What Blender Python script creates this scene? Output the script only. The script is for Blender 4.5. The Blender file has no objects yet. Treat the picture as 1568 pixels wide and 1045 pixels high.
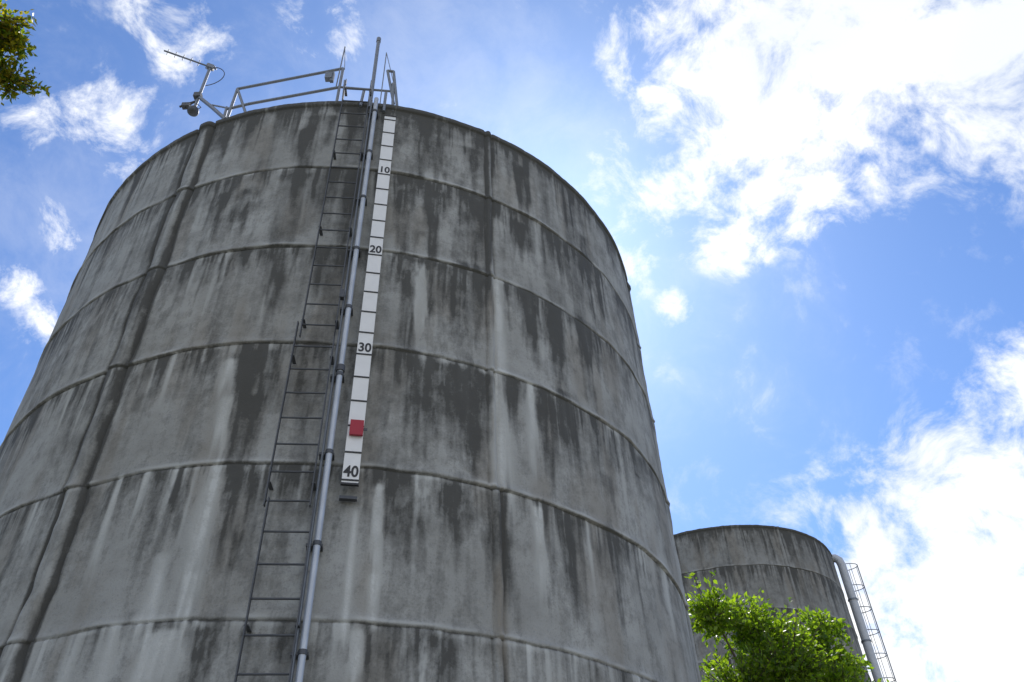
import bpy, math, random
import numpy as np
from mathutils import Vector, Matrix
rad=math.radians
random.seed(4)
scene=bpy.context.scene
scene.view_settings.view_transform='Standard'; scene.view_settings.look='None'; scene.view_settings.exposure=0

# ------------------------------------------------ helpers
def link(o,parent=None):
    scene.collection.objects.link(o)
    if parent is not None: o.parent=parent
    return o
def empty(name,loc=(0,0,0)):
    e=bpy.data.objects.new(name,None); e.location=loc; e.empty_display_size=0.3
    return link(e)
def mat(name,col,rough=0.6,metal=0.0,var=0.15,scale=8.0,bump=0.0):
    m=bpy.data.materials.new(name); m.use_nodes=True; nt=m.node_tree; b=nt.nodes['Principled BSDF']
    tc=nt.nodes.new('ShaderNodeTexCoord'); n=nt.nodes.new('ShaderNodeTexNoise'); n.inputs['Scale'].default_value=scale; n.inputs['Detail'].default_value=4
    nt.links.new(tc.outputs['Object'],n.inputs['Vector'])
    r=nt.nodes.new('ShaderNodeMix'); r.data_type='RGBA'
    r.inputs[6].default_value=(*[c*(1-var) for c in col],1); r.inputs[7].default_value=(*[min(1,c*(1+var)) for c in col],1)
    nt.links.new(n.outputs['Fac'],r.inputs[0]); nt.links.new(r.outputs[2],b.inputs['Base Color'])
    b.inputs['Roughness'].default_value=rough; b.inputs['Metallic'].default_value=metal
    if bump:
        bp=nt.nodes.new('ShaderNodeBump'); bp.inputs['Strength'].default_value=bump; bp.inputs['Distance'].default_value=0.01
        nt.links.new(n.outputs['Fac'],bp.inputs['Height']); nt.links.new(bp.outputs['Normal'],b.inputs['Normal'])
    return m
def mesh_obj(name,verts,faces,m=None,parent=None,smooth=False):
    me=bpy.data.meshes.new(name); me.from_pydata([tuple(v) for v in verts],[],faces); me.update()
    if smooth: me.polygons.foreach_set('use_smooth',[True]*len(me.polygons))
    o=bpy.data.objects.new(name,me)
    if m: me.materials.append(m)
    return link(o,parent)
class Tubes:
    def __init__(s): s.v=[]; s.f=[]
    def tube(s,pts,r,n=8,cap=True):
        pts=[Vector(p) for p in pts]; N=len(pts); rr=r if isinstance(r,(list,tuple)) else [r]*N
        b0=len(s.v); up=None
        for i,p in enumerate(pts):
            t=(pts[min(i+1,N-1)]-pts[max(i-1,0)]).normalized()
            if up is None:
                up=Vector((0,0,1)) if abs(t.z)<0.9 else Vector((1,0,0))
            a=t.cross(up).normalized(); up=a.cross(t).normalized(); b=up
            for k in range(n):
                an=2*math.pi*(k+0.5)/n; s.v.append(p+(a*math.cos(an)+b*math.sin(an))*rr[i])
        for i in range(N-1):
            for k in range(n):
                k2=(k+1)%n; s.f.append((b0+i*n+k,b0+i*n+k2,b0+(i+1)*n+k2,b0+(i+1)*n+k))
        if cap:
            s.f.append(tuple(b0+k for k in range(n))[::-1]); s.f.append(tuple(b0+(N-1)*n+k for k in range(n)))
    def box(s,c,ax,ay,az,sx,sy,sz):
        c=Vector(c); b=len(s.v)
        for i in (-1,1):
            for j in (-1,1):
                for k in (-1,1): s.v.append(c+Vector(ax)*(i*sx/2)+Vector(ay)*(j*sy/2)+Vector(az)*(k*sz/2))
        for f in ((0,1,3,2),(4,6,7,5),(0,4,5,1),(2,3,7,6),(0,2,6,4),(1,5,7,3)): s.f.append(tuple(b+i for i in f))
    def obj(s,name,m,parent=None,smooth=True):
        o=mesh_obj(name,s.v,s.f,m,parent,smooth)
        if smooth:
            try: o.data.set_sharp_from_angle(angle=rad(50))
            except Exception: pass
        return o

def vnoise(x,y,seed=0):
    xf=np.floor(x); yf=np.floor(y); fx=x-xf; fy=y-yf
    xi=xf.astype(np.int64).astype(np.uint32); yi=yf.astype(np.int64).astype(np.uint32)
    fx=fx*fx*(3-2*fx); fy=fy*fy*(3-2*fy)
    A=np.uint32(374761393); Bc=np.uint32(668265263); S=np.uint32((seed*982451653)&0xffffffff)
    xa=xi*A+S; xb=xa+A; ya=yi*Bc; yb=ya+Bc
    def h(n):
        n=(n^(n>>np.uint32(13)))*np.uint32(1274126177)
        n=(n^(n>>np.uint32(16)))*np.uint32(2246822519)
        return ((n^(n>>np.uint32(15)))&np.uint32(0xffff)).astype(np.float32)*(1/65535.0)
    return (h(xa+ya)*(1-fx)+h(xb+ya)*fx)*(1-fy)+(h(xa+yb)*(1-fx)+h(xb+yb)*fx)*fy
def fbm(x,y,seed=0,o=4,g=0.5):
    v=0;a=1;t=0
    for i in range(o): v=v+a*vnoise(x*2**i+i*17.3,y*2**i+i*9.1,seed+i*31); t+=a; a*=g
    return v/t
def ss(a,b,x):
    t=np.clip((x-a)/(b-a),0,1); return t*t*(3-2*t)

# ------------------------------------------------ camera
cam=bpy.data.cameras.new('camera'); co=bpy.data.objects.new('camera',cam); link(co)
cam.sensor_width=36; cam.lens=28.70; cam.clip_end=20000; cam.clip_start=0.05
pit,rl=rad(41.05),rad(-2.619); s_,c_=math.sin(rl),math.cos(rl)
rt=Vector((c_,-s_*math.sin(pit),s_*math.cos(pit))); up=Vector((-s_,-c_*math.sin(pit),c_*math.cos(pit))); fw=Vector((0,math.cos(pit),math.sin(pit)))
M=Matrix((rt,up,-fw)).transposed().to_4x4(); M.translation=Vector((0,0,1.7)); co.matrix_world=M
scene.camera=co

# ------------------------------------------------ tanks
def concrete_mat(name,tint=1.0):
    m=bpy.data.materials.new(name); m.use_nodes=True; nt=m.node_tree; N=nt.nodes; L=nt.links; b=N['Principled BSDF']
    tc=N.new('ShaderNodeTexCoord')
    at={}
    for a in ('stain','lime','brown'):
        n=N.new('ShaderNodeAttribute'); n.attribute_name=a; at[a]=n.outputs['Fac']
    def noise(sc,det=6,rough=0.6,vec=None):
        n=N.new('ShaderNodeTexNoise'); n.inputs['Scale'].default_value=sc; n.inputs['Detail'].default_value=det; n.inputs['Roughness'].default_value=rough
        L.new(vec if vec else tc.outputs['Object'],n.inputs['Vector']); return n.outputs['Fac']
    def math_(op,a,b_=None,c=None,clamp=False):
        n=N.new('ShaderNodeMath'); n.operation=op; n.use_clamp=clamp
        for i,v in enumerate((a,b_,c)):
            if v is None: continue
            if isinstance(v,(int,float)): n.inputs[i].default_value=v
            else: L.new(v,n.inputs[i])
        return n.outputs[0]
    def mix(f,a,b_):
        n=N.new('ShaderNodeMix'); n.data_type='RGBA'
        L.new(f,n.inputs[0])
        for i,v in ((6,a),(7,b_)):
            if isinstance(v,tuple): n.inputs[i].default_value=(*v,1)
            else: L.new(v,n.inputs[i])
        return n.outputs[2]
    mp=N.new('ShaderNodeMapping'); mp.inputs['Scale'].default_value=(11,11,1.4); L.new(tc.outputs['Object'],mp.inputs['Vector'])
    big=noise(0.9,2); med=noise(4.5,7,0.7); fine=noise(45,2,0.7); st=noise(1.0,5,0.68,mp.outputs[0])
    def rng_(f,a,b_,c=0.0,d=1.0):
        n=N.new('ShaderNodeMapRange'); n.inputs[1].default_value=a; n.inputs[2].default_value=b_; n.inputs[3].default_value=c; n.inputs[4].default_value=d
        L.new(f,n.inputs[0]); return n.outputs[0]
    base=mix(rng_(big,0.35,0.65),(0.300*tint,0.300*tint,0.284*tint),(0.385*tint,0.388*tint,0.372*tint))
    base=mix(rng_(med,0.42,0.70,0.0,0.55),base,(0.20*tint,0.198*tint,0.184*tint))
    base=mix(rng_(fine,0.55,0.75,0.0,0.4),base,(0.18*tint,0.18*tint,0.168*tint))
    base=mix(math_('MULTIPLY',at['brown'],0.5),base,(0.19,0.162,0.125))
    lf=math_('MULTIPLY',at['lime'],rng_(math_('ADD',med,math_('MULTIPLY',fine,0.4)),0.45,0.8,0.3,0.95),clamp=True)
    base=mix(lf,base,(0.56*tint,0.57*tint,0.55*tint))
    edge=math_('ADD',math_('MULTIPLY',math_('SUBTRACT',st,0.5),1.15),math_('MULTIPLY',math_('SUBTRACT',med,0.5),1.25))
    sf=rng_(math_('ADD',at['stain'],math_('ADD',edge,math_('MULTIPLY',math_('SUBTRACT',fine,0.5),0.5))),0.16,1.28,0.0,0.90)
    sf=math_('MULTIPLY',sf,1.0,clamp=True)
    base=mix(sf,base,(0.052,0.051,0.046))
    L.new(base,b.inputs['Base Color']); b.inputs['Roughness'].default_value=0.9
    h=math_('ADD',math_('MULTIPLY',med,0.5),math_('MULTIPLY',fine,0.25))
    bp=N.new('ShaderNodeBump'); bp.inputs['Strength'].default_value=0.55; bp.inputs['Distance'].default_value=0.03
    L.new(h,bp.inputs['Height']); L.new(bp.outputs['Normal'],b.inputs['Normal'])
    return m

# stains seen on the wall: (angle deg, z top, z bottom, width deg, strength)
def rows(s,default): return [tuple(float(q) for q in r.split(','))+(default,) for r in s.split(';')]
DARK=rows("0,11.7,11.0,3;-0.5,11.4,10.5,3;3,11.7,11.1,2;19,11.9,10.5,2;21.3,11.9,10.4,2.2;27,11.5,10.4,3;36,11.6,10.7,3;-1,10.4,9.0,5;-8,10.2,9.5,3;16,10.2,9.0,2;21,10.3,9.0,2;27,10.4,9.0,4.5;36,10.3,9.6,4;51,11.0,9.9,4;-1,8.9,8.0,3;18,9.0,7.5,2;21,9.0,8.2,2;25,9.1,8.2,2;28,9.1,7.9,3;36,9.0,8.2,3;41,9.0,7.9,3;49,9.1,8.3,5;0,7.4,6.8,6;-0.5,6.8,6.0,4.5;19,7.5,7.0,1.2;24,7.4,6.6,8;28,7.4,6.4,4;42,7.6,6.7,4;38,7.5,6.4,3;1,5.9,5.2,5;24,5.9,5.2,2.5;31,6.0,4.9,2;37,6.0,5.0,2;41,5.9,5.1,2;49,6.0,5.3,5;-1,4.4,3.9,4;23,4.4,3.9,3;-15,11.8,11.2,2;-12,10.2,9.4,2;6,11.9,10.6,1.6;8,10.4,9.2,1.6",0.85)
DARK+= [(29.7,11.95,8.95,0.9,1.4),(-18.7,11.9,7.5,1.0,1.3),(-21.6,11.9,6,0.7,0.6),(-18.5,7.4,2.6,0.7,1.1),(-21.9,7.4,2.6,0.5,0.8)]
LIGHT=rows("-4,7.3,6.9,1.5;-3,6.8,6.1,1.7;-2.5,6.0,4.7,2;-2,4.9,4.4,1.5;-6,5.1,4.4,1.5;-7,6.0,5.7,0.8;16,5.8,4.9,1.1;16,4.9,4.5,1.3;36,7.5,6.5,1.3;36,5.9,5.2,1.5;31,9.0,6.0,1.2;-3,4.4,4.0,2.0;15,4.4,4.0,1.2;19,8.9,7.9,2.3;-4.5,4.4,3.6,2.5;13.5,5.5,4.5,0.6;-9,4.5,3.6,1.2;-14,6.0,5.2,0.7",0.85)
def tank_wall(name,R,ztop,lift,zlow,dense,dth,joints,seed,parent,material,dark=(),light=(),dzf=0.03):
    a0,a1=dense
    th=np.concatenate([np.arange(-180,a0,1.5),np.arange(a0,a1,dth),np.arange(a1,180,1.5)])
    th=th[th<180]
    seams=[ztop-lift*(k+1) for k in range(int(ztop/lift))]; seams=[s for s in seams if s>0.1]
    zs=list(np.arange(zlow,ztop-0.05,dzf))+list(np.arange(0,zlow,0.15))
    for s in seams:
        if s>zlow: zs+= [s+d for d in (-0.06,-0.045,-0.035,-0.027,-0.02,-0.013,-0.006,0.0,0.006,0.013,0.02,0.027,0.035,0.045)]
    zs+= [ztop-0.11,ztop-0.1,ztop-0.09,ztop-0.02,ztop-0.008,ztop]
    zs=np.unique(np.round(zs,4)); zs=zs[np.concatenate([[True],np.diff(zs)>0.003])]
    T,Z=np.meshgrid(th,zs); U=np.radians(T)*R
    wav=(fbm(U/0.8,Z*0+3,seed+5,4)-0.5)*0.07
    ZZ=Z-wav*ss(ztop-0.02,ztop-0.6,Z)
    q=(ztop-ZZ)/lift; k=np.floor(np.clip(q,0,99)); d=q-k
    sd=np.minimum(d,1-d)*lift
    sd=np.where((k==0)&(d<0.5),9.0,sd)
    dr=np.zeros_like(Z)
    dr+=(fbm(U/2.5,k*5.7,seed+9,2)-0.5)*0.03
    dr+=0.030*np.exp(-((1-d)*lift/0.06)**2)*(0.3+0.7*vnoise(U/0.35,k*3.1,seed+2))
    dr-=0.018*np.exp(-(sd/0.014)**2)*(0.2+0.8*vnoise(U/0.2,k*2.1,seed+3))
    dr+=(fbm(U/0.4,Z/0.5,seed+12,4)-0.5)*0.018
    stain=np.zeros_like(Z); lime=np.zeros_like(Z); brown=np.zeros_like(Z)
    w1=(fbm(Z[:,:1]/0.5,Z[:,:1]*0,seed+40,3)-0.5)*0.05
    for jt,jw,js in joints:
        u=U-math.radians(jt)*R-w1*jw/0.12-(vnoise(U*0,k*7.7,seed+41)-0.5)*0.06
        dr+=0.042*js*np.exp(-(u/(0.42*jw))**4)
        dr-=0.034*js*np.exp(-((np.abs(u)-jw*0.55)/0.02)**2)
        m_=np.exp(-((u-jw*0.56)/(0.17*jw))**2)+0.7*np.exp(-((u+jw*0.56)/(0.13*jw))**2)
        stain+=1.4*js*m_*(0.5+0.9*fbm(U*0+jt,Z/0.5,seed+44,3))
        lime+=0.3*js*np.exp(-(u/(0.3*jw))**2)*fbm(U*0,Z/0.8,seed+46,2)
    topw=ss(2.5,ztop,Z)
    b1=fbm(U/0.24,Z/3.0+k*0.35,seed+20,3)
    stain+=0.50*ss(0.52,0.68,b1)*(0.3+0.7*topw)
    for (su,se,th0,amp,LL) in ((0.11,60,0.53,0.8,1.3),(0.05,70,0.56,0.75,1.0),(0.22,80,0.55,0.7,1.2),(0.03,75,0.46,0.75,0.45),(0.07,77,0.46,0.65,0.4)):
        us=U+0.05*(fbm(U/0.25,Z/0.35,seed+se+7,3)-0.5)
        n=vnoise(us/su,k*13.7,seed+se)*0.7+0.3*vnoise(us/su*2.3,k*3.7,seed+se+1)
        Ls=LL*vnoise(us/(su*1.3),k*5.9,seed+se+2)
        stain+=amp*ss(th0,th0+0.22,n)*ss(Ls,Ls-0.5*min(1,LL),d)*(0.42+0.58*topw)
    bl=fbm(U/0.11,Z/0.30,seed+90,5,0.62)
    pm=ss(0.42,0.62,fbm(U/0.9,Z/1.1,seed+98,2))
    stain+=0.5*ss(0.47,0.63,bl)*(1-0.5*d)*(0.2+0.8*pm)
    stain+=0.12+0.20*topw*vnoise(U/1.3,Z/2,seed+91)+0.20*(0.5-d)
    stain+=0.55*ss(ztop-0.22,ztop-0.05,Z+0.1*vnoise(U/0.1,Z*0,seed+92))
    stain+=0.85*np.exp(-(sd/0.014)**2)*(0.2+0.8*vnoise(U/0.25,k*1.9,seed+93))
    fj=np.abs(((U+0.3*vnoise(k*1.7,k*0,seed+97))/0.61)%1-0.5)*0.61
    stain+=0.22*np.exp(-(fj/0.012)**2)*vnoise(U/0.61,k*1.3,seed+96); dr-=0.003*np.exp(-(fj/0.012)**2)
    lime+=0.42*np.exp(-((d*lift-0.032)/0.022)**2)*ss(0.4,0.8,vnoise(U/0.14,k*2.9,seed+94))*np.where(k==0,0,1)
    lime+=0.5*np.exp(-(((1-d)*lift-0.03)/0.022)**2)*ss(0.35,0.8,vnoise(U/0.22,k*2.3,seed+95))
    for (su,se,th0,amp,LL) in ((0.05,110,0.66,0.75,0.6),(0.10,120,0.72,0.65,1.1)):
        n=vnoise(U/su,k*11.7,seed+se)
        Ls=LL*vnoise(U/(su*1.7),k*5.9,seed+se+2)
        wd=ss(th0-0.1*(1-d),th0+0.14,n)
        lime+=amp*wd*ss(Ls,Ls-0.4,d)*(1.1-0.8*topw)*np.where(k==0,0.2,1)
    brown+=0.7*ss(0.52,0.72,fbm(U/0.3,Z/1.2,seed+130,3))
    if light: brown+=1.5*np.exp(-((T-30.2)/0.8)**2)*ss(9.0,8.5,Z)*ss(0.4,0.6,fbm(U/0.1,Z/0.8,seed+131,3))
    def sub(t0,za,zb,wd,f):
        c=np.where(np.abs(th-t0)<wd*1.6+0.6)[0]; r=np.where((zs<za+0.1)&(zs>zb-1.0))[0]
        if len(c) and len(r):
            s=(slice(r[0],r[-1]+1),slice(c[0],c[-1]+1)); f(s)
    for (t0,za,zb,wd,st_) in dark:
        def f(s):
            t,z,u=T[s],Z[s],U[s]
            wob=(fbm(z/0.6,t*0+t0,seed+140,3)-0.5)*0.5*wd+(vnoise(u/0.04,z/0.4,seed+142)-0.5)*0.35*min(wd,3)
            x=(t-t0+wob)/(wd*0.5); m_=np.exp(-np.abs(x)**2.6)
            n=(fbm(u/0.06,z/0.7,seed+141,3)-0.5)*1.1
            stain[s]+=st_*m_*ss(za+0.03,za-0.05,z)*ss(zb-0.35,zb+0.35,z+n)*(0.45+1.0*fbm(u/0.12,z/0.5,seed+143,4))
        sub(t0,za,zb,wd,f)
    for (t0,za,zb,wd,st_) in light:
        def f(s):
            t,z,u=T[s],Z[s],U[s]
            wob=(fbm(z/0.6,t*0+t0,seed+150,3)-0.5)*0.5*wd
            x=(t-t0+wob)/(wd*0.5*(1+0.5*(za-z))); m_=np.exp(-np.abs(x)**2.5)
            n=(fbm(u/0.05,z/0.7,seed+151,3)-0.5)*0.9
            a=st_*m_*ss(za+0.03,za-0.05,z)*ss(zb-0.25,zb+0.25,z+n)*(0.4+1.0*fbm(u/0.06,z/0.8,seed+153,4))
            lime[s]+=a; stain[s]-=0.7*a
        sub(t0,za,zb,wd,f)
    stain-=0.55*np.clip(lime,0,1)
    dr+=0.03*ss(ztop-0.105,ztop-0.095,Z)
    dr-=0.02*ss(ztop-0.012,ztop,Z)
    zo=Z+(fbm(U/0.15,Z*0,seed+160,3)-0.5)*0.03*ss(ztop-0.1,ztop,Z)
    rr=R+dr
    P=np.stack([np.sin(np.radians(T))*rr,-np.cos(np.radians(T))*rr,zo],-1).reshape(-1,3)
    nr,nc=T.shape
    idx=np.arange(nr*nc).reshape(nr,nc)
    i0=idx[:-1,:]; i1=idx[1:,:]
    F=np.stack([i0,np.roll(i0,-1,1),np.roll(i1,-1,1),i1],-1).reshape(-1,4)
    me=bpy.data.meshes.new(name); me.vertices.add(len(P)); me.vertices.foreach_set('co',P.ravel())
    me.loops.add(F.size); me.loops.foreach_set('vertex_index',F.ravel().astype(np.int32))
    me.polygons.add(len(F)); me.polygons.foreach_set('loop_start',np.arange(0,F.size,4,dtype=np.int32))
    me.update(calc_edges=True); me.polygons.foreach_set('use_smooth',np.ones(len(F),bool))
    for nme,arr in (('stain',stain),('lime',lime),('brown',brown)):
        a=me.attributes.new(nme,'FLOAT','POINT'); a.data.foreach_set('value',np.clip(arr,-1,1.4).ravel().astype(np.float32))
    me.materials.append(material)
    o=bpy.data.objects.new(name,me); link(o,parent); return o
def roof(R,z,parent,m,name='roof_slab'):
    n=128; v=[(math.sin(2*math.pi*i/n)*R,-math.cos(2*math.pi*i/n)*R,z) for i in range(n)]+[(0,0,z+0.35)]
    return mesh_obj(name,v,[(i,(i+1)%n,n) for i in range(n)],m,parent)

C1=Vector((-2.625,11.282,0)); R1=4.8; ZT=12.02; LIFT=1.512
tank=empty('concrete_water_tank',C1)
cm=concrete_mat('stained_concrete'); roofm=mat('roof_concrete',(0.25,0.25,0.24),0.9)
tank_wall('wall',R1,ZT,LIFT,2.6,(-82,58),0.17,[(-20.3,0.25,1.0),(30.0,0.09,0.5),(80,0.2,1),(-70,0.2,1)],11,tank,cm,DARK,LIGHT,dzf=0.03)
roof(R1-0.01,ZT-0.03,tank,roofm)
C2=Vector((8.05,32.74,0)); R2=4.8
tank2=empty('concrete_water_tank',C2)
cm2=concrete_mat('stained_concrete_far',0.75)
tank_wall('wall',R2,16.36,1.624,7.5,(-75,75),0.4,[(20,0.15,0.5),(-30,0.2,0.6)],77,tank2,cm2,dzf=0.06)
roof(R2-0.01,16.33,tank2,roofm)

def W(C,t,z,r):
    a=rad(t); return Vector((math.sin(a)*r,-math.cos(a)*r,z))
def P1(t,z,off=0.0): return W(C1,t,z,R1+off)
galv=mat('galvanised_steel',(0.46,0.49,0.53),0.4,0.4,0.25,6)
dsteel=mat('dark_weathered_steel',(0.09,0.095,0.105),0.55,0.4,0.3,10)
msteel=mat('grey_steel',(0.20,0.22,0.25),0.5,0.4,0.25,10)
black=mat('black_paint',(0.02,0.02,0.022),0.5)
white=mat('white_enamel',(0.78,0.78,0.78),0.4,0,0.08,9)
red=mat('red_paint',(0.36,0.01,0.03),0.45,0,0.1)
def frame(t):
    a=rad(t); return Vector((math.cos(a),math.sin(a),0)),Vector((math.sin(a),-math.cos(a),0))
# ladder
lad=empty('steel_ladder',C1); T=Tubes(); TR=Tubes()
secs=[(7.42,12.35,4.75,8.85),(5.42,7.62,4.25,8.85),(2.6,5.50,4.6,9.25)]
for z0,z1,tl,tr in secs:
    for t in (tl,tr):
        tg,ou=frame(t)
        T.box(P1(t,(z0+z1)/2,0.16),tg,ou,(0,0,1),0.010,0.042,z1-z0)
        z=z0+0.25
        while z<z1:
            T.box(P1(t,z,0.08),tg,ou,(0,0,1),0.035,0.14,0.01); z+=1.5
z=2.75
while z<12.3:
    s=[q for q in secs if q[0]-0.1<=z<=q[1]][0]
    TR.tube([P1(s[2],z,0.16),P1(s[3],z,0.16)],0.0095,8); z+=0.3024
T.obj('side_rails',dsteel,lad,False); TR.obj('rungs',dsteel,lad)
# pipe
pip=empty('riser_pipe',C1); T=Tubes(); t0=10.05
T.tube([P1(t0,1.0,0.12),P1(t0,6,0.12),P1(t0,11.98,0.12)],0.031,14); T.obj('main_pipe',galv,pip)
T=Tubes(); T.tube([P1(9.35,1.0,0.09),P1(9.3,6,0.09),P1(9.3,11.98,0.09)],0.013,8); T.obj('conduit',msteel,pip)
T=Tubes(); z=3.2
while z<12:
    tg,ou=frame(t0); T.tube([P1(t0,z-0.02,0.12),P1(t0,z+0.02,0.12)],0.038,12); T.box(P1(t0-0.3,z,0.05),tg,ou,(0,0,1),0.14,0.10,0.025); z+=0.94
T.tube([P1(t0,7.0,0.12),P1(t0,7.07,0.12)],0.045,12)
T.box(P1(t0-1.0,8.05,0.16),*frame(t0),(0,0,1),0.05,0.06,0.12)
T.obj('clamps',dsteel,pip)
# gauge
g=empty('water_level_gauge',C1); tg_,ou_=frame(12.6)
GT,GB=11.62,5.70
T=Tubes(); T.box(P1(12.6,(GT+GB)/2,0.10),tg_,ou_,(0,0,1),0.155,0.012,GT-GB); T.obj('scale_board',white,g,False)
T=Tubes()
for z in [10.31+0.3046*k for k in range(-15,5)]:
    if GB<z<GT: T.box(P1(12.6,z,0.108),tg_,ou_,(0,0,1),0.157,0.010,0.016)
for z in (GT,GB): T.box(P1(12.6,z,0.10),tg_,ou_,(0,0,1),0.165,0.03,0.02)
T.obj('tick_marks',black,g,False)
T=Tubes()
for z in np.arange(GB+0.1,GT,1.5): T.box(P1(12.6,z,0.045),tg_,ou_,(0,0,1),0.10,0.09,0.03)
T.box(P1(12.6,GB-0.12,0.05),tg_,ou_,(0,0,1),0.16,0.05,0.03)
T.obj('brackets',dsteel,g,False)
for tx,z in (('10',10.40),('20',8.877),('30',7.354),('40',5.83)):
    cu=bpy.data.curves.new('num'+tx,'FONT'); cu.body=tx; cu.size=0.165; cu.align_x='CENTER'; cu.align_y='CENTER'; cu.extrude=0.001; cu.offset=0.004
    tmp=bpy.data.objects.new('tmp',cu); link(tmp); bpy.context.view_layer.update()
    me=bpy.data.meshes.new_from_object(tmp.evaluated_get(bpy.context.evaluated_depsgraph_get())); bpy.data.objects.remove(tmp)
    me.materials.clear(); me.materials.append(black)
    o=bpy.data.objects.new('number_'+tx,me); link(o,g)
    mm=Matrix((tg_*0.84,Vector((0,0,1)),ou_)).transposed().to_4x4(); mm.translation=P1(12.6,z,0.1085); o.matrix_local=mm
T=Tubes(); T.box(P1(12.7,6.31,0.135),tg_,ou_,(0,0,1),0.13,0.03,0.17); T.obj('red_float_marker',red,g,False)
T=Tubes(); T.box(P1(12.9,6.31,0.117),tg_,ou_,(0,0,1),0.17,0.006,0.03); T.obj('float_slider',dsteel,g,False)

# roof railing
rail=empty('roof_railing',C1); T=Tubes()
r_=0.022
T.tube([P1(-16.3,12.0),P1(-16.2,12.80)],r_); T.tube([P1(-12.6,12.0),P1(-16.2,12.80)],r_)
T.tube([P1(-17,11.98),P1(-17.2,12.35)],r_)
T.tube([P1(-16.2,12.80),P1(3.3,12.93)],r_); T.tube([P1(-17,12.30),P1(-12.6,12.26)],r_)
T.tube([P1(-12.6,12.26),P1(3.4,12.42)],r_); T.tube([P1(3.4,12.42),P1(13.2,12.42)],r_*0.8)
T.tube([P1(-16.2,12.80),P1(-13.9,12.28)],r_*0.8)
T.tube([P1(3.3,11.95),P1(3.3,12.93)],r_); T.tube([P1(2.7,12.4),P1(2.9,13.56)],0.010); T.tube([P1(2.9,13.56),P1(3.6,12.9)],0.005)
T.tube([P1(4.3,11.95),P1(4.0,12.6)],0.014)
T.tube([P1(9.0,11.9,0.02),P1(8.9,13.72,0.02)],0.028,10); T.tube([P1(8.9,13.72,.02),P1(8.9,13.82,.02)],0.036,10)
T.tube([P1(10.6,12.0),P1(10.6,13.46)],0.008); T.tube([P1(10.6,13.46),P1(12.6,12.6)],0.006)
T.tube([P1(12.9,11.9),P1(12.4,12.62)],r_); T.tube([P1(11.2,12.95),P1(12.9,12.1)],r_); T.tube([P1(11.2,12.95),P1(12.3,12.95)],r_);T.tube([P1(12.3,12.95),P1(13.6,12.0)],r_)
T.tube([P1(7.6,12.35),P1(7.6,11.8,0.1)],r_);T.tube([P1(11.4,12.35),P1(11.4,11.8,0.05)],r_)
T.obj('rails_and_posts',msteel,rail)
T=Tubes(); T.box(P1(1.3,12.62,0.05),*frame(1.3),(0,0,1),0.10,0.08,0.15); T.box(P1(1.9,12.6,0.05),*frame(1.3),(0,0,1),0.05,0.05,0.22); T.obj('box_floodlight',msteel,rail,False)  # small box floodlight by the railing, modelled unlit

# antenna
ant=empty('yagi_antenna',C1); T=Tubes()
mb=P1(-25.7,12.70); mt=P1(-25.7,13.97)
T.tube([P1(-16.6,12.02),P1(-21,12.55),P1(-25.7,13.10)],0.030); T.tube([P1(-16.6,12.3),P1(-21,12.6)],0.014)
T.tube([mb,mt],0.024)
T.obj('mast',msteel,ant)
T=Tubes(); bd=Vector((-0.9,-0.45,0.0)).normalized(); b0=mt-bd*0.10; b1=mt+bd*0.72
T.tube([b0,b1],0.014,6)
for i in range(7):
    p=b0+bd*(0.04+0.12*i); T.tube([p-Vector((0,0,0.075)),p+Vector((0,0,0.075))],0.008,5)
T.box(mt,bd,(0,0,1),bd.cross(Vector((0,0,1))),0.10,0.09,0.07)
T.obj('boom_and_elements',msteel,ant)
T=Tubes(); T.tube([mt+Vector((0,0,-.02))]+[mt+Vector((0.28*math.sin(a),0.0,-0.28+0.28*math.cos(a)))for a in np.linspace(0.2,3.0,12)],0.007,5)
T.tube([mb+Vector((-.15,0,.1)),mb+Vector((-.02,0,.25)),mb+Vector((.1,0,.1)),mb+Vector((0,0,-.02))],0.007,5)
T.obj('coax_cable',black,ant)
T=Tubes()
prof=[(0.0,0.10),(0.05,0.09),(0.08,0.04),(0.085,-0.02),(0.06,-0.05),(0.0,-0.06)]
T.tube([mb+Vector((0,0,z)) for r,z in prof],[max(r,0.002) for r,z in prof],14)
T.box(mb+Vector((-0.14,0,0.16)),(1,0,0),(0,1,0),(0,0,1),0.12,0.08,0.08); T.tube([mb+Vector((-.24,0,.14)),mb+Vector((0.02,0,.3))],0.018)
T.box(P1(-25.7,13.1,0.02),(1,0,0),(0,1,0),(0,0,1),0.11,0.08,0.10)
T.obj('lamp_and_bracket',dsteel,ant)

# far tank: overflow pipe and caged ladder
def P2(t,z,off=0): return W(C2,t,z,R2+off)
op=empty('overflow_pipe',C2); T=Tubes()
T.tube([P2(68,z,0.26) for z in (0,8,15.9)]+[P2(68,16.12,0.22),P2(68,16.24,0.10),P2(67.9,16.27,-0.08),P2(67.5,16.27,-0.6)],0.165,16); T.obj('pipe_run',mat('painted_pipe',(0.50,0.52,0.55),0.5,0.1),op)
T=Tubes()
for z in np.arange(1.5,16,1.62): T.tube([P2(68,z-.03,.26),P2(68,z+.03,.26)],0.19,16)
T.obj('collars',msteel,op)
cl=empty('caged_ladder',C2); T=Tubes(); tL=76; tg,ou=frame(tL)
for s in (-0.22,0.22): T.tube([P2(tL,0,0.2)+tg*s,P2(tL,16.5,0.2)+tg*s],0.022,6)
for z in np.arange(0.3,16.3,0.3): T.tube([P2(tL,z,0.2)-tg*.22,P2(tL,z,0.2)+tg*.22],0.012,6)
hz=list(np.arange(2.6,16.6,0.9))
for z in hz: T.tube([P2(tL,z,0.2)-tg*.22]+[P2(tL,z,0.28)+tg*(-0.36*math.cos(a))+ou*(0.62*math.sin(a)) for a in np.linspace(0.15,math.pi-.15,11)]+[P2(tL,z,0.2)+tg*.22],0.018,6)
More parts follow.
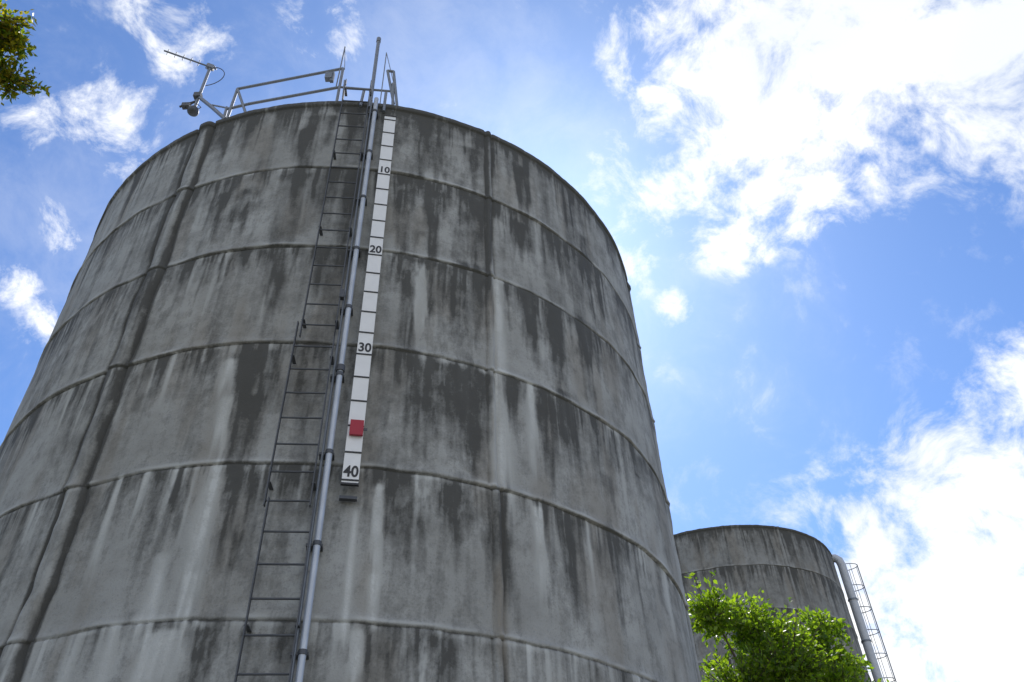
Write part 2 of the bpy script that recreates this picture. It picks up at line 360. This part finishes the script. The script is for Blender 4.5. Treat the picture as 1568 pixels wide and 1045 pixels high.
for a in (0.5,1.2,math.pi/2,1.95,2.64): T.tube([P2(tL,2.6,0.28)+tg*(-0.36*math.cos(a))+ou*(0.62*math.sin(a)),P2(tL,hz[-1],0.28)+tg*(-0.36*math.cos(a))+ou*(0.62*math.sin(a))],0.012,5)
T.obj('ladder_and_cage',msteel,cl)

# ------------------------------------------------ ground
gm=mat('dry_grass_and_gravel',(0.20,0.19,0.14),0.95,0,0.4,0.8,0.6)
n=96; v=[(0,0,0)]; f=[]
for r in (30,120,600,6000):
    v+=[(math.cos(2*math.pi*i/n)*r,math.sin(2*math.pi*i/n)*r,0) for i in range(n)]
f+=[(0,1+i,1+(i+1)%n) for i in range(n)]
for k in range(3): f+=[(1+k*n+i,1+(k+1)*n+i,1+(k+1)*n+(i+1)%n,1+k*n+(i+1)%n) for i in range(n)]
mesh_obj('ground',v,f,gm)

# ------------------------------------------------ trees
def leaf_mat(name,c1,c2,trans):
    m=bpy.data.materials.new(name); m.use_nodes=True; nt=m.node_tree; N=nt.nodes; L=nt.links
    for n_ in list(N): N.remove(n_)
    out=N.new('ShaderNodeOutputMaterial'); at=N.new('ShaderNodeAttribute'); at.attribute_name='tint'
    mx=N.new('ShaderNodeMix'); mx.data_type='RGBA'; mx.inputs[6].default_value=(*c1,1); mx.inputs[7].default_value=(*c2,1); L.new(at.outputs['Fac'],mx.inputs[0])
    d=N.new('ShaderNodeBsdfPrincipled'); d.inputs['Roughness'].default_value=0.4; L.new(mx.outputs[2],d.inputs['Base Color'])
    t=N.new('ShaderNodeBsdfTranslucent'); hs=N.new('ShaderNodeMix'); hs.data_type='RGBA'; hs.blend_type='MULTIPLY'; hs.inputs[0].default_value=1; hs.clamp_result=False; hs.inputs[7].default_value=(*trans,1); L.new(mx.outputs[2],hs.inputs[6]); L.new(hs.outputs[2],t.inputs['Color'])
    ms=N.new('ShaderNodeMixShader'); ms.inputs[0].default_value=0.6; L.new(d.outputs[0],ms.inputs[1]); L.new(t.outputs[0],ms.inputs[2]); L.new(ms.outputs[0],out.inputs['Surface'])
    return m
bark=mat('bark',(0.10,0.075,0.055),0.9,0,0.35,12,0.8)
def tree(name,base,height,clumps,nleaf,lsize,lm,seed,trunk_r=0.16,spread=1.0,per=14,mint=6):
    rs=np.random.RandomState(seed); e=empty(name,base); base=Vector(base); T=Tubes()
    top=Vector((0,0,height*0.62)); tp=[Vector((0,0,-0.1)),Vector((0.05,0.04,height*0.2)),Vector((-0.05,0.02,height*0.42)),top]
    T.tube(tp,[trunk_r*1.25,trunk_r,trunk_r*0.8,trunk_r*0.5],10)
    lv=[];ln=[]; tot=sum(r**2 for _,r in clumps)
    for c,r in clumps:
        c=Vector(c)-base
        s=tp[2].lerp(top,rs.rand()) ; mid=s.lerp(c,0.5)+Vector((rs.randn()*.12,rs.randn()*.12,rs.rand()*.15))
        T.tube([s,mid,c],[trunk_r*0.35,trunk_r*0.22,0.012],6)
        nt_=max(mint,int(nleaf*r*r/tot/per))
        for i in range(nt_):
            dv=Vector(rs.randn(3)); dv.normalize(); dv.z=dv.z*0.8+0.2
            L_=r*(0.3+0.7*rs.rand()**0.6)*(1+0.5*(rs.rand()<0.10)); tip=c+dv*L_
            a=c+dv*L_*0.25; T.tube([a,a.lerp(tip,0.6)+Vector((0,0,-0.03)),tip],[0.008,0.005,0.003],4,False)
            for j in range(per):
                u=0.35+0.65*rs.rand(); p=a.lerp(tip,u)+Vector(rs.randn(3))*0.035*spread*(lsize/0.07)
                lv.append(p); ln.append(dv)
    T.obj('trunk_and_limbs',bark,e)
    P=np.array([tuple(p) for p in lv]); D=np.array([tuple(p) for p in ln]); n=len(P)
    ax=D*0.6+rs.randn(n,3)*0.7+np.array([0,0,-0.1]); ax/=np.linalg.norm(ax,axis=1)[:,None]
    sd=np.cross(ax,rs.randn(n,3)); sd/=np.linalg.norm(sd,axis=1)[:,None]; nn=np.cross(ax,sd)
    sz=lsize*(0.6+0.7*rs.rand(n))[:,None]
    a=P; b=P+ax*sz*0.45+sd*sz*0.27+nn*sz*0.05; c=P+ax*sz; d=P+ax*sz*0.45-sd*sz*0.27+nn*sz*0.05
    V=np.stack([a,b,c,d],1).reshape(-1,3); idx=np.arange(n)*4
    F=np.stack([idx,idx+1,idx+2,idx,idx+2,idx+3],1).reshape(-1,3)
    me=bpy.data.meshes.new('foliage'); me.vertices.add(len(V)); me.vertices.foreach_set('co',V.ravel())
    me.loops.add(F.size); me.loops.foreach_set('vertex_index',F.ravel().astype(np.int32)); me.polygons.add(len(F)); me.polygons.foreach_set('loop_start',np.arange(0,F.size,3,dtype=np.int32)); me.update(calc_edges=True)
    at=me.attributes.new('tint','FLOAT','POINT'); at.data.foreach_set('value',np.repeat(rs.rand(n),4).astype(np.float32))
    me.materials.append(lm); o=bpy.data.objects.new('foliage',me); link(o,e)
    return e
lmA=leaf_mat('leaves_bright',(0.06,0.11,0.012),(0.17,0.23,0.02),(2.3,2.5,0.9))
lmB=leaf_mat('leaves_autumn',(0.06,0.12,0.012),(0.22,0.17,0.015),(2.8,2.8,0.9))
cl=[((x,y,z),r) for (x,y,z,r) in ((3.15,13.3,7.0,0.55),(3.8,13.8,6.95,0.62),(4.35,14.2,6.8,0.62),(4.9,14.4,6.7,0.6),(5.3,14.5,7.15,0.42),(5.3,14.5,6.4,0.55),(4.2,13.6,6.1,0.85),(3.4,13.7,5.8,0.8),(5.0,13.8,5.8,0.7),(4.6,15,5.9,0.9),(3.9,13.2,5.0,0.9),(4.9,14.6,4.8,0.8))]
tree('leafy_tree',Vector((4.6,14.3,0)),7.5,cl,25000,0.10,lmA,5)
cl=[((-4.46,3.45,8.80),0.29),((-4.42,3.62,8.72),0.17),((-4.44,3.90,8.50),0.20),((-4.6,3.7,8.65),0.24),((-4.85,3.4,8.7),0.4),((-5.2,3.2,8.9),0.55),((-6.0,3.0,8.8),0.9),((-7,2.5,9.2),1.2),((-7.6,1.5,8.4),1.3),((-8,3.2,8.0),1.2),((-7,2,7.4),1.1),((-9,2,8.6),1.3)]
tree('overhanging_tree',Vector((-7.8,2.2,0)),9,cl,22000,0.062,lmB,9,0.2,per=16,mint=36)

# ------------------------------------------------ sun + sky
SUN_EL=rad(48); SUN_AZ=rad(4)
sd=Vector((math.sin(SUN_AZ)*math.cos(SUN_EL),math.cos(SUN_AZ)*math.cos(SUN_EL),math.sin(SUN_EL)))
sl=bpy.data.lights.new('sun','SUN'); sl.energy=5; sl.angle=rad(0.53); sl.color=(1,0.95,0.88)
so=bpy.data.objects.new('sun',sl); so.rotation_euler=(-sd).to_track_quat('-Z','Y').to_euler(); link(so)
# cloud patches of the sky: azimuth deg, elevation deg, angular radius deg, weight
blobs=[(32.9,56.6,6.8,1.05),(40.8,53,9.0,1.15),(48.4,49.5,6.8,1),(33.3,50.5,6.4,1.05),(25.7,51.5,4.6,.85),(22.3,55.9,4.2,.6),(18.6,59.7,3.8,.5),(26.3,47.7,4.4,.8),(30.2,44.6,3.4,.85),(37.3,47.1,4.4,.75),(43,46.8,3.7,.55),(20.8,45.6,2.8,.65),(16.5,49.9,4.4,.55),(11.3,46.2,3,.38),
(38.2,28.7,3.7,1),(33.7,25.8,4.8,1),(29.7,24.1,4.8,1),(25.5,23.1,3.6,1),(24.2,25.4,1.8,.75),(23,19.6,4.5,1),(30,17.4,11,1.2),
(-38.3,56.6,2.8,.65),(-41,50.8,2.8,.52),(-44.8,46.8,2.4,.5),(-41.7,38.6,1.7,.55),(-38.2,35.9,2.1,.42),(-39.3,42.7,1.7,.38),(-23,60.7,2.6,.45),(-36.2,47.6,2.0,.34),(14.4,41.4,1.3,.6),(23.5,43.2,1.2,.5),(7.1,52.1,1.0,.5),(45.1,42.3,2.0,.42),(25.5,26.4,1.2,.55),(19.6,48.9,3,.6)]
w=bpy.data.worlds.new('World'); scene.world=w; w.use_nodes=True; nt=w.node_tree; N=nt.nodes; L=nt.links
def build_world():
    bg=N['Background']; bg.inputs['Strength'].default_value=0.1
    sky=N.new('ShaderNodeTexSky'); sky.sky_type='NISHITA'; sky.sun_disc=False; sky.sun_elevation=SUN_EL; sky.sun_rotation=SUN_AZ
    sky.dust_density=0.5; sky.ozone_density=3.0; sky.air_density=1.0
    def inp(n,i,v):
        if v is None: return
        if isinstance(v,(int,float,tuple)): n.inputs[i].default_value=v
        else: L.new(v,n.inputs[i])
    def mth(op,a,b=None,c=None):
        n=N.new('ShaderNodeMath'); n.operation=op
        for i,v in enumerate((a,b,c)): inp(n,i,v)
        return n.outputs[0]
    def vm(op,a,b=None,c=None):
        n=N.new('ShaderNodeVectorMath'); n.operation=op
        inp(n,0,a); inp(n,1,b); inp(n,2,c)
        return n.outputs[1] if op=='DISTANCE' else n.outputs[0]
    def noise(v,sc,det,rg=0.55,out='Fac'):
        n=N.new('ShaderNodeTexNoise'); inp(n,'Vector',v); n.inputs['Scale'].default_value=sc; n.inputs['Detail'].default_value=det; n.inputs['Roughness'].default_value=rg
        return n.outputs[out]
    def rngm(v,a,b,c=0.,d=1.):
        n=N.new('ShaderNodeMapRange'); n.interpolation_type='SMOOTHSTEP'
        for i,x in enumerate((v,a,b,c,d)): inp(n,i,x)
        return n.outputs[0]
    def mix(f,a,b,bt='MIX'):
        n=N.new('ShaderNodeMix'); n.data_type='RGBA'; n.blend_type=bt; inp(n,0,f)
        for i,v in ((6,a),(7,b)): inp(n,i,(*v,1) if isinstance(v,tuple) else v)
        return n.outputs[2]
    V=N.new('ShaderNodeTexCoord').outputs['Generated']
    warp=noise(V,5.0,2,0.55,'Color')
    Vw=vm('MULTIPLY_ADD',vm('SUBTRACT',warp,(0.5,0.5,0.5)),(0.13,0.13,0.13),V)
    F=None
    for az,el,r,wt in blobs:
        a,e=rad(az),rad(el); d=(math.sin(a)*math.cos(e),math.cos(a)*math.cos(e),math.sin(e))
        x=mth('MULTIPLY_ADD',vm('DISTANCE',Vw,d),-wt/(rad(r)*1.35),wt*1.0)
        F=x if F is None else mth('SMOOTH_MAX',F,x,0.12)
    sep=N.new('ShaderNodeSeparateXYZ'); L.new(V,sep.inputs[0])
    back_fill=rngm(sep.outputs['Y'],0.1,-0.25)  # unseen clouds added behind the camera to brighten the tank wall
    shade=noise(Vw,3.2,2)
    F=mth('MAXIMUM',F,mth('MULTIPLY',back_fill,rngm(shade,0.38,0.6,0.0,0.8)))
    n=noise(Vw,17,6,0.66)
    den=mth('ADD',F,mth('MULTIPLY',mth('SUBTRACT',n,0.5),2.5))
    den=rngm(den,0.0,0.88)
    den=mth('MULTIPLY',den,rngm(F,-0.16,0.26))
    veil=rngm(mth('ADD',mth('MULTIPLY',shade,0.6),mth('MULTIPLY',n,0.4)),0.43,0.72,0.01,0.18)
    den=mth('MAXIMUM',den,veil)
    skc=mix(1.0,sky.outputs[0],(0.90,1.23,1.66),'MULTIPLY')
    cc=mix(rngm(shade,0.30,0.55),(9.8,10.3,10.9),(13.0,13.0,12.9))
    L.new(mix(den,skc,cc),bg.inputs['Color'])
build_world()
